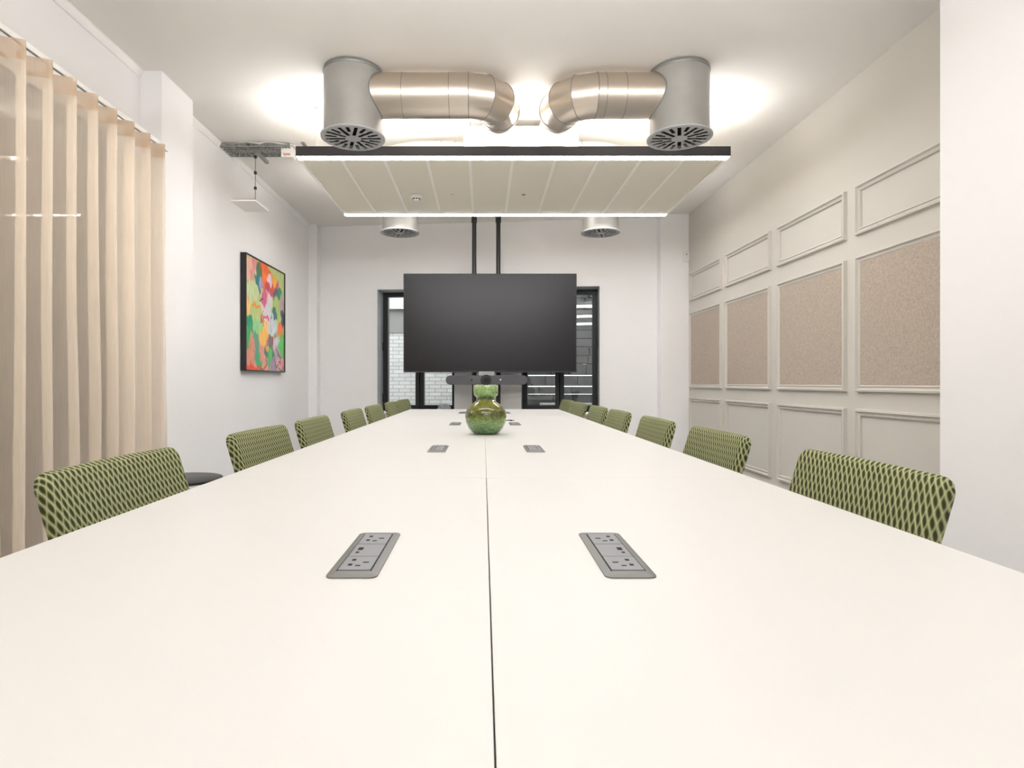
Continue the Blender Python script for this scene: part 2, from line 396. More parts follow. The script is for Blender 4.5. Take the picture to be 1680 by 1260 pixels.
# ------------------------------------------------------------------ outside
struct('ground_outside', box(B(), -9, 10, -6, 20, -.12, -.06), M['paving'], 'grey paving outside the windows')['category'] = 'ground'
YB = 11.9
bm = box(B(), -6, .9, YB, YB+.3, -.06, Z(546, YB)); o = tag(obj('brick_wall', bm, M['brick']), 'white painted brick wall outside the left end window', 'wall', kind='structure')
o = tag(obj('concrete_beam', box(B(), -6, .9, YB-.03, YB+.3, Z(546, YB), Z(508, YB)), M['concrete']), 'grey concrete band above the white brick wall outside', 'beam', kind='structure')
o = tag(obj('lintel_band', box(B(), -6, .9, YB-.12, YB+.3, Z(508, YB), Z(508, YB)+1.2), M['lintel']), 'pale upper facade above the grey band outside', 'facade', kind='structure')
bm = B()
rr = random.Random(3); z = -.06
while z < 5.2:
    x = .72; h = rr.uniform(.12, .24)
    while x < 8:
        l = rr.uniform(.25, .6); d = rr.uniform(0, .05)
        box(bm, x, x+l-.012, 10.4-d, 10.8, z, z+h-.012); x += l
    z += h
tag(obj('stone_wall', bm, M['darkstone'], bevel=.01), 'dark rough stone wall outside the right end window', 'wall', kind='structure')
bm = B(); box(bm, 1.0, 2.6, 9.3, 10, -.06, .62); box(bm, 0.95, 2.65, 9.25, 10.05, .62, .68)
tag(obj('planter', bm, M['concrete'], bevel=.01), 'low grey concrete planter outside the right end window', 'planter')
struct('garden_wall', box(B(), -5.6, -5.3, -6, 13, -.06, 4.2), M['outwall'], '')['label'] = 'cream garden wall beyond the curtained glazing'
def plant(x, y, h, nl, seed, label):
    rr = random.Random(seed)
    t = thing('potted_plant', label, 'plant', (x, y, -.06), 0, 'plants outside the curtained glazing')
    obj('pot', lathe(B(), [(0, 0), (.17, 0), (.22, .4), (.24, .42), (.24, .46), (.2, .46), (.18, .4), (0, .4)], 28), M['pot'], t, smooth=True)
    st = B(); lf = B()
    for s in range(5):
        a = rr.uniform(0, 6.28); top = Vector((math.cos(a)*rr.uniform(.1, .4), math.sin(a)*rr.uniform(.1, .4), h*rr.uniform(.7, 1)))
        pts = [Vector((0, 0, .38)).lerp(top, k/6)+Vector((0, 0, .1*math.sin(k/6*PI))) for k in range(7)]
        sweep(st, pts, [.016-.0015*k for k in range(7)], 8)
        for k in range(nl):
            p = Vector((0, 0, .38)).lerp(top, rr.uniform(.3, 1)); a2 = rr.uniform(0, 6.28); el = rr.uniform(-.3, .9)
            d = Vector((math.cos(a2)*math.cos(el), math.sin(a2)*math.cos(el), math.sin(el))); L = rr.uniform(.28, .5); W = L*.22
            sd = d.cross(Vector((0, 0, 1))).normalized(); prev = None
            for q in range(8):
                f = q/7; c = p+d*(L*f)-Vector((0, 0, 1))*(.25*L*f*f); ww = W*math.sin(PI*min(1, f*.93+.05))
                up = Vector((0, 0, .25*ww))
                row = [lf.verts.new(c-sd*ww+up), lf.verts.new(c), lf.verts.new(c+sd*ww+up)]
                if prev:
                    lf.faces.new((prev[0], prev[1], row[1], row[0])); lf.faces.new((prev[1], prev[2], row[2], row[1]))
                prev = row
    obj('stem', st, M['stem'], t, smooth=True); obj('foliage', lf, M['leaf'], t, smooth=True)
plant(-3.35, 4.45, 2.1, 11, 1, 'tall leafy plant outside, farthest behind the sheer curtain')
plant(-3.2, 3.35, 1.95, 11, 2, 'leafy plant outside, second behind the sheer curtain')
plant(-4.3, 5.5, 2.3, 11, 5, 'leafy plant standing back by the cream garden wall')
plant(-4.6, 6.9, 2.2, 11, 6, 'leafy plant outside past the end of the glazing')

# ------------------------------------------------------------------ curtain
CXC = -2.17; CT = CZ+1.58
def curtain():
    t = thing('sheer_curtain', 'long beige sheer curtain in even folds along the glazed wall', 'curtain', (CXC, 1.8, 0))
    per = .1722; amp = .060; ph = 4.10
    y0, y1 = -.7, 4.085
    N = int((y1-y0)/per*20)
    def strip(z0, z1, nz):
        bm = B(); prev = None
        for i in range(N+1):
            y = y0+(y1-y0)*i/N
            a = 2*PI*(y-ph)/per
            col = []
            for j in range(nz+1):
                z = z0+(z1-z0)*j/nz; k = 1-z/CT
                dr = noise.noise(Vector((y*2.2, z*.7, 3)))*.022*k*1.6
                x = amp*math.sin(a+.9*math.sin(a)*.35)*(1+.10*k)+dr
                yy = y-1.8+.012*math.cos(2*a)*.4+noise.noise(Vector((y*3, z*.5, 9)))*.04*k
                col.append(bm.verts.new((x, yy, z)))
            if prev:
                for j in range(nz): bm.faces.new((prev[j], prev[j+1], col[j+1], col[j]))
            prev = col
        return bm
    obj('drape', strip(.03, CT-.095, 14), M['sheer'], t, smooth=True, ang=180)
    obj('heading_tape', strip(CT-.095, CT, 2), M['sheer_hem'], t, smooth=True, ang=180)
    return t
curtain()
t = thing('curtain_track', 'white curtain track on brackets above the sheer curtain', 'curtain track', (CXC, 1.8, CT))
obj('rail', box(B(), -.010, .010, -2.4, 2.27, .007, .036), M['white'], t, bevel=.003)
obj('glider_channel', box(B(), -.004, .004, -2.4, 2.30, .004, .007), M['galv'], t)
for y in (-2.1, -1.1, -.1, .9, 1.9): obj('bracket', box(B(), XL-CXC, .0, y-.02, y+.02, .034, .040), M['white'], t, bevel=.002)

# ------------------------------------------------------------------ table
TZ = .73; TX0, TXM, TX1 = -.787, .009, .809
TY = [.226, 1.787, 3.347, 4.908, 6.451]
t = thing('conference_table', 'very long white conference table built from eight joined tops', 'table', (0, 3.3, 0))
for i in range(4):
    g = .0007 if i == 0 else .0002
    for a, b in ((TX0, TXM-g), (TXM+g, TX1)):
        o = obj('tabletop', box(B(), a, b, TY[i]-3.3+.0006, TY[i+1]-3.3-.0006, TZ-.025, TZ), M['table'], t, bevel=.0012, seg=2)
for i in range(5):
    y = TY[i]-3.3+(.18 if i == 0 else (-.18 if i == 4 else 0))
    for x in (-.30, .32):
        obj('leg', box(B(), x-.03, x+.03, y-.03, y+.03, 0, TZ-.07), M['white'], t, bevel=.004)
    obj('cross_rail', box(B(), -.70, .72, y-.025, y+.025, TZ-.07, TZ-.025), M['white'], t, bevel=.003)
for x in (-.30, .32): obj('side_rail', box(B(), x-.02, x+.02, TY[0]-3.3+.1, TY[4]-3.3-.1, TZ-.065, TZ-.026), M['white'], t)

# power modules
def power_module(flip):
    t = bpy.data.objects.new('power_module', None); COL.objects.link(t)
    bm = B(); hw, hl = .038, .130
    out = rrect(-hw, hw, -hl, hl, .012); 
    # sloping lid: outer ring low, inner ring higher
    inn = rrect(-hw+.009, hw-.009, -hl+.012, hl-.012, .006)
    a = [bm.verts.new((x, y, 0)) for x, y in out]; b = [bm.verts.new((x, y, .0018)) for x, y in out]
    c = [bm.verts.new((x, y, .0042)) for x, y in inn]
    for i in range(len(a)):
        j = (i+1) % len(a); bm.faces.new((a[i], a[j], b[j], b[i])); bm.faces.new((b[i], b[j], c[j], c[i]))
    bm.faces.new(c); bm.faces.new(a[::-1])
    obj('frame_plate', bm, M['sockd'], t, smooth=True, ang=20)
    iw = .0255
    gp = B()
    for s in (-1, 1): box(gp, s*iw-.0008, s*iw+.0008, -.108, .108, .0040, .0046)
    obj('groove', gp, M['hole'], t)
    def plate(y0, y1): return prism(B(), rrect(-iw+.001, iw-.001, y0, y1, .002), .0040, .0056)
    for yc in (-.0715, .0715):
        s = obj('socket_outlet', plate(yc-.034, yc+.034), M['sock'], t, bevel=.0006)
        k = flip
        for nm, x, y, lx, ly in (('pin_slot', -.010*k, .015, .0030, .0042), ('pin_slot', -.011*k, -.010, .0030, .0042), ('pin_slot', .011*k, .002, .0045, .0020), ('pin_slot', .0015*k, -.0145, .0038, .0019)):
            obj(nm, box(B(), x-lx, x+lx, yc+y-ly, yc+y+ly, .0054, .0060), M['hole'], s)
    s = obj('usb_outlet', plate(-.036, .036), M['sock'], t, bevel=.0006)
    obj('usb_port', box(B(), -.0125*flip-.004, -.0125*flip+.004, -.001, .014, .0054, .0060), M['hole'], s)
    obj('usb_port', box(B(), -.014*flip-.0025, -.014*flip+.0025, -.018, -.011, .0054, .0060), M['hole'], s)
    obj('module_joint', box(B(), -iw+.001, iw-.001, -.0378, -.0362, .0052, .0058), M['sockd'], s)
    obj('module_joint', box(B(), -iw+.001, iw-.001, .0362, .0378, .0052, .0058), M['sockd'], s)
    return t
pl, pr = power_module(1), power_module(-1)
RY = [.9985, 2.572, 4.131, 5.655]
desc = ['nearest the camera', 'second from the camera, before vase', 'third from the camera, behind vase', 'farthest from the camera']
for i, y in enumerate(RY):
    for p, x, sd in ((pl, -.1935, 'left'), (pr, .2165, 'right')):
        o = p if i == 0 else copy_tree(p)
        o.location = (x, y, TZ+.0002)
        tag(o, 'grey power module %s of table seam, %s' % (sd, desc[i]), 'power socket', 'power modules set in the table')

# vase
VY = 3.322
prof = [(0, .004), (.045, .004), (.05, 0), (.058, 0), (.078, .012), (.098, .036), (.111, .066), (.1155, .097), (.111, .126), (.097, .150), (.078, .168), (.060, .180), (.051, .188), (.0495, .196), (.053, .204), (.063, .214), (.068, .226), (.069, .25), (.0695, .270), (.067, .2725), (.064, .270), (.063, .228), (.050, .208), (.045, .197), (.055, .185), (.075, .162), (.105, .12), (.108, .09), (.09, .035), (.05, .012), (0, .012)]
o = obj('glass_vase', lathe(B(), prof, 64), M['vase'], smooth=True, ang=60); o.location = (X(797, VY), VY, TZ+.0005)
tag(o, 'round mottled green glass vase with wide collar on the table centre', 'vase')
# small cable end on the table right of the vase
bm = B(); sweep(bm, [(-.03, -.01, .003), (-.02, .01, .003), (-.005, .012, .004), (.002, -.004, .003), (.006, -.014, .004)], .0035, 8); sweep(bm, [(.018, -.004, .003), (.028, .02, .004)], .0035, 8)
box(bm, -.004, .012, -.024, -.010, .0, .009)
o = obj('cable_clip', bm, M['black'], smooth=True); o.location = (X(837, 4.46), 4.46, TZ+.001); tag(o, 'tiny black cable end lying right of the green vase', 'cable')

# ------------------------------------------------------------------ chairs
def uvmap(bm, f):
    uvl = bm.loops.layers.uv.new('UVMap')
    for face in bm.faces:
        for l in face.loops: l[uvl].uv = f(l.vert.co, face)
def cushion(w, h, th, curve, r=.045, n=26, m=22, crown=.006):
    """upholstered slab: x=thickness, y=width, z=height; rounded corners and edges, bowed about z"""
    bm = B(); grids = []
    def pt(u, v, side):
        # superellipse-clamped rectangle with rounded corners
        y = u*w/2; z = (v+1)/2*h
        return y, z
    poly = rrect(-w/2, w/2, 0, h, r, 7); cy, cz = 0, h/2
    rings = []
    offs = [(-.5, .0), ]
    prof = []
    K = 7; er = th*.5
    for i in range(K+1):
        a = PI*i/K - PI/2
        prof.append((math.sin(a)*th/2, er*(1-math.cos(a))*.75))
    def ring(xo, ins):
        out = []
        for (y, z) in poly:
            dy, dz = y-cy, z-cz
            sy = (abs(dy)-ins)/abs(dy) if abs(dy) > 1e-6 else 1; sz = (abs(dz)-ins)/abs(dz) if abs(dz) > 1e-6 else 1
            out.append(Vector((xo, cy+dy*sy, cz+dz*sz)))
        return out
    allr = [ring(xo, ins) for xo, ins in prof]
    vr = [[bm.verts.new(p) for p in r_] for r_ in allr]
    L = len(poly)
    for a, b in zip(vr, vr[1:]):
        for k in range(L): bm.faces.new((a[k], a[(k+1) % L], b[(k+1) % L], b[k]))
    f0 = bm.faces.new(vr[0][::-1]); f1 = bm.faces.new(vr[-1])
    # concentric fill so the faces can bow
    for f in (f0, f1):
        res = bmesh.ops.inset_region(bm, faces=[f], thickness=.02)
    bmesh.ops.subdivide_edges(bm, edges=[e for e in bm.edges if e.calc_length() > .03], cuts=6, use_grid_fill=True)
    bmesh.ops.triangulate(bm, faces=[f for f in bm.faces if len(f.verts) > 4])
    for v in bm.verts:
        k = 1-(v.co.y/(w/2))**2; kz = 1-((v.co.z-h/2)/(h/2))**2
        s = 1 if v.co.x > 0 else -1
        v.co.x += s*crown*max(0, k)*max(0, kz) - curve*max(0, k)
        v.co.z += .005*max(0, k)*(v.co.z/h)
    return bm
def make_chair():
    """local +x points to the table; origin on the floor under the seat centre"""
    t = bpy.data.objects.new('meeting_chair', None); COL.objects.link(t)
    w = .575; h = .385; th = .044
    bm = cushion(w, h, th, .012, r=.03)
    def wrap(c, f):
        t = min(1, max(0, (abs(c.y)-(w/2-.035))/.02)); tz_ = min(1, max(0, (c.z-(h-.035))/.02))
        return (c.y+math.copysign(1, c.y)*(th/2-c.x)*t, c.z+(th/2-c.x)*tz_)
    uvmap(bm, wrap)
    b = obj('backrest', bm, M['weave'], t, smooth=True, ang=60)
    b.location = (-.20, 0, .445); b.rotation_euler = (0, -math.radians(16.5), 0)
    bm = cushion(.46, .54, .065, 0, r=.07, crown=.008)
    uvmap(bm, lambda c, f: (c.y, c.z))
    s = obj('seat', bm, M['weave'], t, smooth=True, ang=60)
    s.rotation_euler = (0, PI/2, 0); s.location = (-.22, 0, .44)
    for sx, sy in ((1, 1), (1, -1), (-1, 1), (-1, -1)):
        obj('leg', cyl(B(), (sx*.17-.0, sy*.21, .40), (sx*.21-.0, sy*.255, 0), .013, .009, 14), M['black'], t, smooth=True)
    fb = B(); box(fb, -.18, .18, -.22, .22, .392, .406); obj('seat_frame', fb, M['black'], t, bevel=.004)
    for sy in (1, -1):
        obj('back_support', sweep(B(), [(-.12, sy*.12, .398), (-.205, sy*.12, .405), (-.235, sy*.12, .44), (-.262, sy*.12, .52)], .009, 10), M['black'], t, smooth=True)
    return t
proto = make_chair(); KY = 980/714
# back top sits about .31 m behind the seat centre
left = [(.953, .975, 0), (1.68, .975, 2), (2.285, .975, 0), (3.03, .975, 0), (3.66, .975, 1.5), (4.37, .975, 0), (4.96, .96, 5)]
right = [(.912, .98, 0), (1.615, .98, 0), (2.25, .98, 0), (2.925, .98, 0), (3.49, .98, 1), (4.20, .98, 2), (4.83, .98, 4)]
dl = ['nearest the camera, by the curtain', 'second from the camera, by white pier', 'third from the camera, below the painting', 'fourth from the camera', 'fifth from the camera', 'sixth from the camera', 'farthest from the camera']
dr = ['nearest the camera, by panelled wall', 'second from the camera', 'third from the camera', 'fourth from the camera', 'fifth from the camera', 'sixth from the camera', 'farthest from the camera']
first = True
for side, lst, ds in ((-1, left, dl), (1, right, dr)):
    for (y0, xt, a), d in zip(lst, ds):
        o = proto if first else copy_tree(proto); first = False
        rz = 0 if side < 0 else PI
        off = .315
        o.location = (side*(xt+.012-off), y0*KY+.2875, 0)
        o.rotation_euler = (0, 0, rz-side*(-1)*math.radians(a) if side < 0 else rz+math.radians(a))
        tag(o, 'green woven chair on table\'s %s side, %s' % ('left' if side < 0 else 'right', d), 'chair', 'green chairs along both sides of the table')

# black side table by the white pier
t = thing('side_table', 'low round black side table behind the nearest left chair', 'side table', (-1.83, 3.6, 0))
obj('top', lathe(B(), [(0, .415), (.20, .415), (.235, .425), (.24, .437), (.235, .44), (0, .44)], 48), M['black'], t, smooth=True)
obj('pedestal', lathe(B(), [(0, 0), (.15, 0), (.15, .012), (.022, .03), (.018, .40), (.05, .415), (0, .415)], 32), M['black'], t, smooth=True)

# ------------------------------------------------------------------ linear lamps and the raft between them
BX0, BX1 = -1.467, 1.933; ZB, ZT = CZ+1.771, CZ+1.848
def lamp(y, label, zb=ZB, zt=ZT):
    t = thing('linear_light', label, 'ceiling light', ((BX0+BX1)/2, y+.04, zb), 0, 'long linear ceiling lights')
    L = (BX1-BX0)/2; bm = B(); hh = zt-zb
    box(bm, -L, L, -.04, -.036, 0, hh); box(bm, -L, L, .036, .04, 0, hh)
    box(bm, -L, -L+.004, -.036, .036, 0, hh); box(bm, L-.004, L, -.036, .036, 0, hh)
    box(bm, -L+.004, L-.004, -.036, .036, hh*.45, hh*.55)
    obj('housing', bm, M['anth'], t)
    obj('diffuser', box(B(), -L+.004, L-.004, -.036, .036, -.002, .006), M['opal_down'], t)['label'] = 'glowing white underside'
    obj('uplight_lens', box(B(), -L+.004, L-.004, -.030, .030, hh-.010, hh-.004), M['opal_up'], t)
    for x in (-L+.155, L-.155):
        obj('suspension_wire', cyl(B(), (x, 0, hh*.5), (x, 0, H-zb), .0012, n=6), M['wire'], t)
        obj('ceiling_fixing', cyl(B(), (x, 0, H-zb-.008), (x, 0, H-zb), .018, n=16), M['galv'], t)
    return t
lamp(4.667, 'long dark bodied linear light glowing white, at near end of the raft')
lamp(6.266, 'long thin glowing linear light at the far end of the raft')
def fill_lamp(y, label):  # tubes added out of view to brighten the walls and drum fronts
    t = thing('added_fill_light', label, 'ceiling light', (.1, y, CZ+1.80), 0, 'added fill tubes out of view')
    obj('fill_tube', cyl(B(), (-1.7, 0, 0), (1.7, 0, 0), .035, n=20), M['fill_tube'], t, smooth=True)
    for s_ in (-1, 1):
        obj('end_cap', cyl(B(), (s_*1.7, 0, 0), (s_*1.74, 0, 0), .038, n=20), M['anth'], t, smooth=True)
        obj('suspension_wire', cyl(B(), (s_*1.5, 0, .03), (s_*1.5, 0, H-CZ-1.80), .0015, n=6), M['wire'], t)
fill_lamp(2.35, 'added unseen fill tube above the near table end, hung below the ceiling')
fill_lamp(.2, 'added unseen fill tube above the camera position, hung below the ceiling')
fill_lamp(-1.9, 'added unseen fill tube by the back wall, hung below the ceiling')
t = thing('ceiling_raft', 'flat pale panel raft hanging between the two long lights', 'ceiling raft', ((BX0+BX1)/2, 5.5065, ZB))
Lr = (BX1-BX0)/2; pw = 2*Lr/10
for i in range(10):
    obj('panel', box(B(), -Lr+i*pw+.011, -Lr+(i+1)*pw-.011, -.756, .756, .004, .03), M['raft'], t)
for i in range(11):
    x = min(max(-Lr+i*pw, -Lr+.012), Lr-.012)
    obj('joint_strip', box(B(), x-.0125, x+.0125, -.756, .756, -.002, .035), M['raftj'], t)
for sx in (-1, 1):
    for sy in (-.5, .5): obj('hanger', cyl(B(), (sx*1.2, sy, .03), (sx*1.2, sy, H-ZB), .003, n=8), M['wire'], t)
o = obj('smoke_detector', lathe(B(), [(0, -.042), (.022, -.042), (.03, -.036), (.034, -.024), (.05, -.020), (.056, -.008), (.056, 0), (0, 0)], 40), M['white'], smooth=True)
o.location = (X(683, 5.67), 5.67, ZB+.001); tag(o, 'white round smoke detector under the ceiling raft', 'smoke detector')
for k in range(8):
    a = 2*PI*(k+.25)/8
    obj('vent_slot', box(B(), .0325, .0355, -.009, .009, -.036, -.026, mtx=Matrix.Rotation(a, 4, 'Z')), M['hole'], o)
for px, nm in ((742, 'left'), (859, 'right')):
    o = obj('sprinkler_cap', lathe(B(), [(0, -.006), (.016, -.006), (.018, 0), (0, 0)], 24), M['white'] if nm == 'left' else M['galv'], smooth=True)
    o.location = (X(px, 5.63), 5.63, ZB+.004); tag(o, 'small round cap under the raft, %s of the middle joint' % nm, 'sprinkler cap', 'caps under the raft')

# ------------------------------------------------------------------ air terminals and ducts
PZ = 2.0                          # duct axis above the eye
def diffuser(x, y, label):
    zb = CZ+1.70; R = .200
    t = thing('swirl_diffuser', label, 'air diffuser', (x, y, zb), 0, 'round swirl diffusers on drums')
    hh = H-zb
    bm = B(); cyl(bm, (0, 0, .022), (0, 0, hh-.03), R, n=72, caps=False); obj('drum', bm, M['drum'], t, smooth=True)
    sb = B(); box(sb, -.004, .004, -R-.002, -R+.002, .03, hh-.035)
    obj('flange', lathe(B(), [(R-.002, hh-.03), (R+.004, hh-.03), (R+.006, hh-.022), (R+.002, hh-.016), (R+.002, hh-.004), (R-.01, hh-.001)], 72), M['galv'], t, smooth=True)
    # face plate with slots: annular sectors built as mesh with real openings
    Rf = .221; bm = B(); n = 20
    obj('rim', lathe(B(), [(Rf-.012, 0), (Rf, .003), (Rf, .012), (R, .024), (R-.01, .024), (R-.01, .004), (Rf-.012, 0)], 72), M['grille'], t, smooth=True)
    def ang(f): return 2*PI*f/n
    def sect(a0, a1, r0, r1, st=4):
        for k in range(st):
            b0 = a0+(a1-a0)*k/st; b1 = a0+(a1-a0)*(k+1)/st
            v = [bm.verts.new((r*math.cos(b), r*math.sin(b), .002)) for r, b in ((r0, b0), (r1, b0), (r1, b1), (r0, b1))]
            bm.faces.new(v)
    # slots alternate long (r .06-.195) and short (.115-.195)
    sect(0, 2*PI, .0001, .055, 48); sect(0, 2*PI, .192, Rf-.008, 72)
    hw = .0122
    for k in range(n):
        long_ = k % 2 == 0; r0 = .058 if long_ else .112
        a = ang(k); an = ang(k+1)
        # solid bridging between this slot and the next: polygon strips by radius
        rs = [.055, .075, .095, .112, .13, .15, .17, .192]
        for ra, rb in zip(rs, rs[1:]):
            def half(r, kk):
                lg = kk % 2 == 0
                if lg: return math.asin(hw/r)
                return math.asin(hw/r) if ra >= .112-1e-6 else 0
            pts = [(ra, a+half(ra, k)), (rb, a+half(rb, k)), (rb, an-half(rb, k+1)), (ra, an-half(ra, k+1))]
            if pts[0][1] >= pts[3][1]: 
                mid = (pts[0][1]+pts[3][1])/2; pts[0] = (ra, mid-1e-4); pts[3] = (ra, mid+1e-4)
            bm.faces.new([bm.verts.new((r*math.cos(b), r*math.sin(b), .002)) for r, b in pts])
    fp = obj('face_plate', bm, M['grille'], t)
    sol = fp.modifiers.new('thick', 'SOLIDIFY'); sol.thickness = .0015
    obj('plenum_back', cyl(B(), (0, 0, .03), (0, 0, .034), R-.004, n=48), M['hole'], t)
    return t
DN, DF = 4.165, 6.80
dx = [X(579.5, DN), X(1114.5, DN), X(656, DF), X(985, DF)]
diffuser(dx[0], DN, 'round swirl diffuser under tall grey drum, near left of the front light')
diffuser(dx[1], DN, 'round swirl diffuser under tall grey drum, near right of the front light')
diffuser(dx[2], DF, 'far left round swirl diffuser on short silver drum, behind far light')
diffuser(dx[3], DF, 'far right round swirl diffuser on short silver drum, behind far light')

def seam(bm, c, d, r, t=.004):
    d = Vector(d).normalized(); q = d.to_track_quat('Z', 'Y'); c = Vector(c)
    sweep(bm, [c+q @ Vector((math.cos(2*PI*k/48), math.sin(2*PI*k/48), 0))*r for k in range(48)], t, 6, closed=True)
def duct(xd, yd, s, xe, ye, xend, label, seams):
    """from drum axis xd along s*X to an elbow, then back along +Y"""
    r = .148; z = CZ+PZ; R = .200
    t = thing('air_duct', label, 'air duct', (xd+s*R, yd, z), 0, 'silver round air ducts')
    ox, oy, oz = t.location
    def L(p): return (p[0]-ox, p[1]-oy, p[2]-oz)
    er = .22; xs = xend-s*er                           # elbow start on the axis
    # saddle end where the pipe meets the drum
    bm = B(); n = 64; a = []; b = []
    for k in range(n):
        th = 2*PI*k/n; cy, cz = r*math.cos(th), r*math.sin(th)
        a.append(bm.verts.new(L((xd+s*math.sqrt(R*R-cy*cy), yd+cy, z+cz)))); b.append(bm.verts.new(L((xs, yd+cy, z+cz))))
    for k in range(n): bm.faces.new((a[k], a[(k+1) % n], b[(k+1) % n], b[k]))
    obj('straight_pipe', bm, M['duct'], t, smooth=True, ang=60)
    bm = B(); sweep(bm, [L((xd+s*(math.sqrt(R*R-(r*math.cos(2*PI*k/n))**2)+.002), yd+1.01*r*math.cos(2*PI*k/n), z+1.01*r*math.sin(2*PI*k/n))) for k in range(n)], .0045, 6, closed=True)
    obj('saddle_collar', bm, M['galv'], t, smooth=True)
    # segmented elbow, three mitred gores
    bm = B()
    cxc, cyc = xs, yd+er                               # bend centre
    angs = [0, 22, 68, 90]
    cps = [(xs, yd)]
    rings = []
    def ringat(p, d):
        d = Vector(d).normalized(); q = Vector((0, 0, 1)); sd = d.cross(q)
        return [Vector(p)+ (sd*math.cos(2*PI*k/n)+q*math.sin(2*PI*k/n))*r for k in range(n)]
    for i, dg in enumerate((0, 30, 60, 90)):
        an = math.radians(dg)
        p = Vector((cxc+s*er*math.sin(an), cyc-er*math.cos(an), z)); d = (s*math.cos(an), math.sin(an), 0)
        rings.append((p, d))
    vr = [[bm.verts.new(L(v)) for v in ringat(p, d)] for p, d in rings]
    p, d = rings[-1]; pe = p+Vector((0, .03, 0)); vr.append([bm.verts.new(L(v)) for v in ringat(pe, d)])
    for a, b in zip(vr, vr[1:]):
        # keep each gore faceted across its mitre but smooth around
        for k in range(n): bm.faces.new((a[k], a[(k+1) % n], b[(k+1) % n], b[k]))
    obj('elbow', bm, M['duct'], t, smooth=True, ang=20)
    for p, d in rings:
        b_ = B(); seam(b_, L(p), d, r+.001, .0028); obj('seam_ring', b_, M['galv'], t, smooth=True)
    for f in seams:
        b_ = B(); seam(b_, L((xd+s*(R+f*(abs(xs-xd)-R)), yd, z)), (1, 0, 0), r+.0005, .0022); obj('seam_ring', b_, M['galv'], t, smooth=True)
    # reducer and collar into the box
    bm = B(); y1 = pe.y; zc = z
    cyl(bm, L((xend, y1, zc)), L((xend, y1+.05, zc)), r, .122, n, False); cyl(bm, L((xend, y1+.05, zc)), L((xend, 4.868, zc)), .122, .122, n, False)
    seam(bm, L((xend, y1+.05, zc)), (0, 1, 0), .124, .004); seam(bm, L((xend, y1+.075, zc)), (0, 1, 0), .124, .004)
    obj('reducer', bm, M['duct'], t, smooth=True, ang=25)
xl_end, xr_end = .118, .56
duct(dx[0], DN, 1, 0, 0, xl_end, 'silver duct elbowing from the left drum towards the ceiling unit', (.25, .78))
duct(dx[1], DN, -1, 0, 0, xr_end, 'silver duct elbowing from the right drum towards the ceiling unit', (.5, .85))
# ceiling unit behind
ux0, ux1 = X(761, 4.87), X(949, 4.87)
t = thing('fan_coil_unit', 'white boxed ceiling unit above the raft where the ducts end', 'air unit', ((ux0+ux1)/2, 5.12, CZ+1.86))
ul = (ux1-ux0)/2
obj('casing', box(B(), -ul, ul, -.25, .30, 0, .235), M['white'], t, bevel=.004)
for sx in (-1, 1):
    for sy in (-.15, .2): obj('hanger_rod', cyl(B(), (sx*(ul-.05), sy, .235), (sx*(ul-.05), sy, H-CZ-1.86), .004, n=8), M['galv'], t)
for s, xe, xd in ((-1, ux0, dx[2]), (1, ux1, dx[3])):
    r = .095; z = CZ+1.985; y = 5.15; er = .45
    tt = thing('air_duct', 'pale duct running %s from ceiling unit behind the front light' % ('left' if s < 0 else 'right'), 'air duct', (xe, y, z), 0, 'pale ducts above the raft')
    pts = [(0, 0, 0), (xd-s*er-xe, 0, 0)]
    for k in range(1, 10):
        a = math.radians(10*k); pts.append((xd-s*er+s*er*math.sin(a)-xe, er-er*math.cos(a), 0))
    pts.append((xd-xe, DF-.205-y, 0))
    obj('pipe', sweep(B(), pts, r, 32), M['drum'], tt, smooth=True, ang=40)
    for f in (.25, .6):
        b_ = B(); seam(b_, (pts[1][0]*f, 0, 0), (1, 0, 0), r+.001, .004); obj('seam_ring', b_, M['galv'], tt, smooth=True)

# ------------------------------------------------------------------ screen, poles, conference bar
SY = 7.55
x0, x1, z0, z1 = X(662, SY), X(946, SY), Z(611, SY), Z(449, SY); xm = (x0+x1)/2
t = thing('wall_screen', 'large black flat screen hung on two poles at the table end', 'screen', (xm, SY, z0))
hw = (x1-x0)/2; hh = z1-z0
obj('casing', box(B(), -hw, hw, .004, .055, 0, hh), M['bezel'], t, bevel=.003)
obj('display', box(B(), -hw+.010, hw-.010, 0, .006, .018, hh-.010), M['screen'], t)
obj('bezel', (lambda b: (box(b, -hw, -hw+.011, -.003, .006, 0, hh), box(b, hw-.011, hw, -.003, .006, 0, hh), box(b, -hw+.011, hw-.011, -.003, .006, 0, .018), box(b, -hw+.011, hw-.011, -.003, .006, hh-.011, hh), b)[-1])(B()), M['bezel'], t)
obj('rear_housing', box(B(), -hw*.6, hw*.6, .055, .085, .1, hh-.15), M['black'], t, bevel=.01)
for px in (778, 817.5):
    t = thing('screen_pole', 'black mounting pole behind the screen, %s one' % ('left' if px < 800 else 'right'), 'pole', (X(px, 7.72), 7.72, 0), 0, 'pair of black screen poles')
    obj('tube', cyl(B(), (0, 0, .01), (0, 0, H-.01), .028, n=28), M['black'], t, smooth=True)
    obj('ceiling_collar', lathe(B(), [(0, H), (.06, H), (.06, H-.012), (.036, H-.02), (.036, H-.10), (.028, H-.105), (0, H-.105)], 32), M['black'], t, smooth=True)
    obj('floor_plate', lathe(B(), [(0, 0), (.09, 0), (.09, .01), (.03, .02), (0, .02)], 32), M['black'], t, smooth=True)
bx0, bx1, bz0, bz1 = X(731.5, SY), X(865, SY), Z(631, SY), Z(616, SY)
t = thing('conference_bar', 'long grey rounded camera and speaker bar beneath the screen', 'conference camera', ((bx0+bx1)/2, SY, (bz0+bz1)/2))
bw = (bx1-bx0)/2; bh = (bz1-bz0)/2
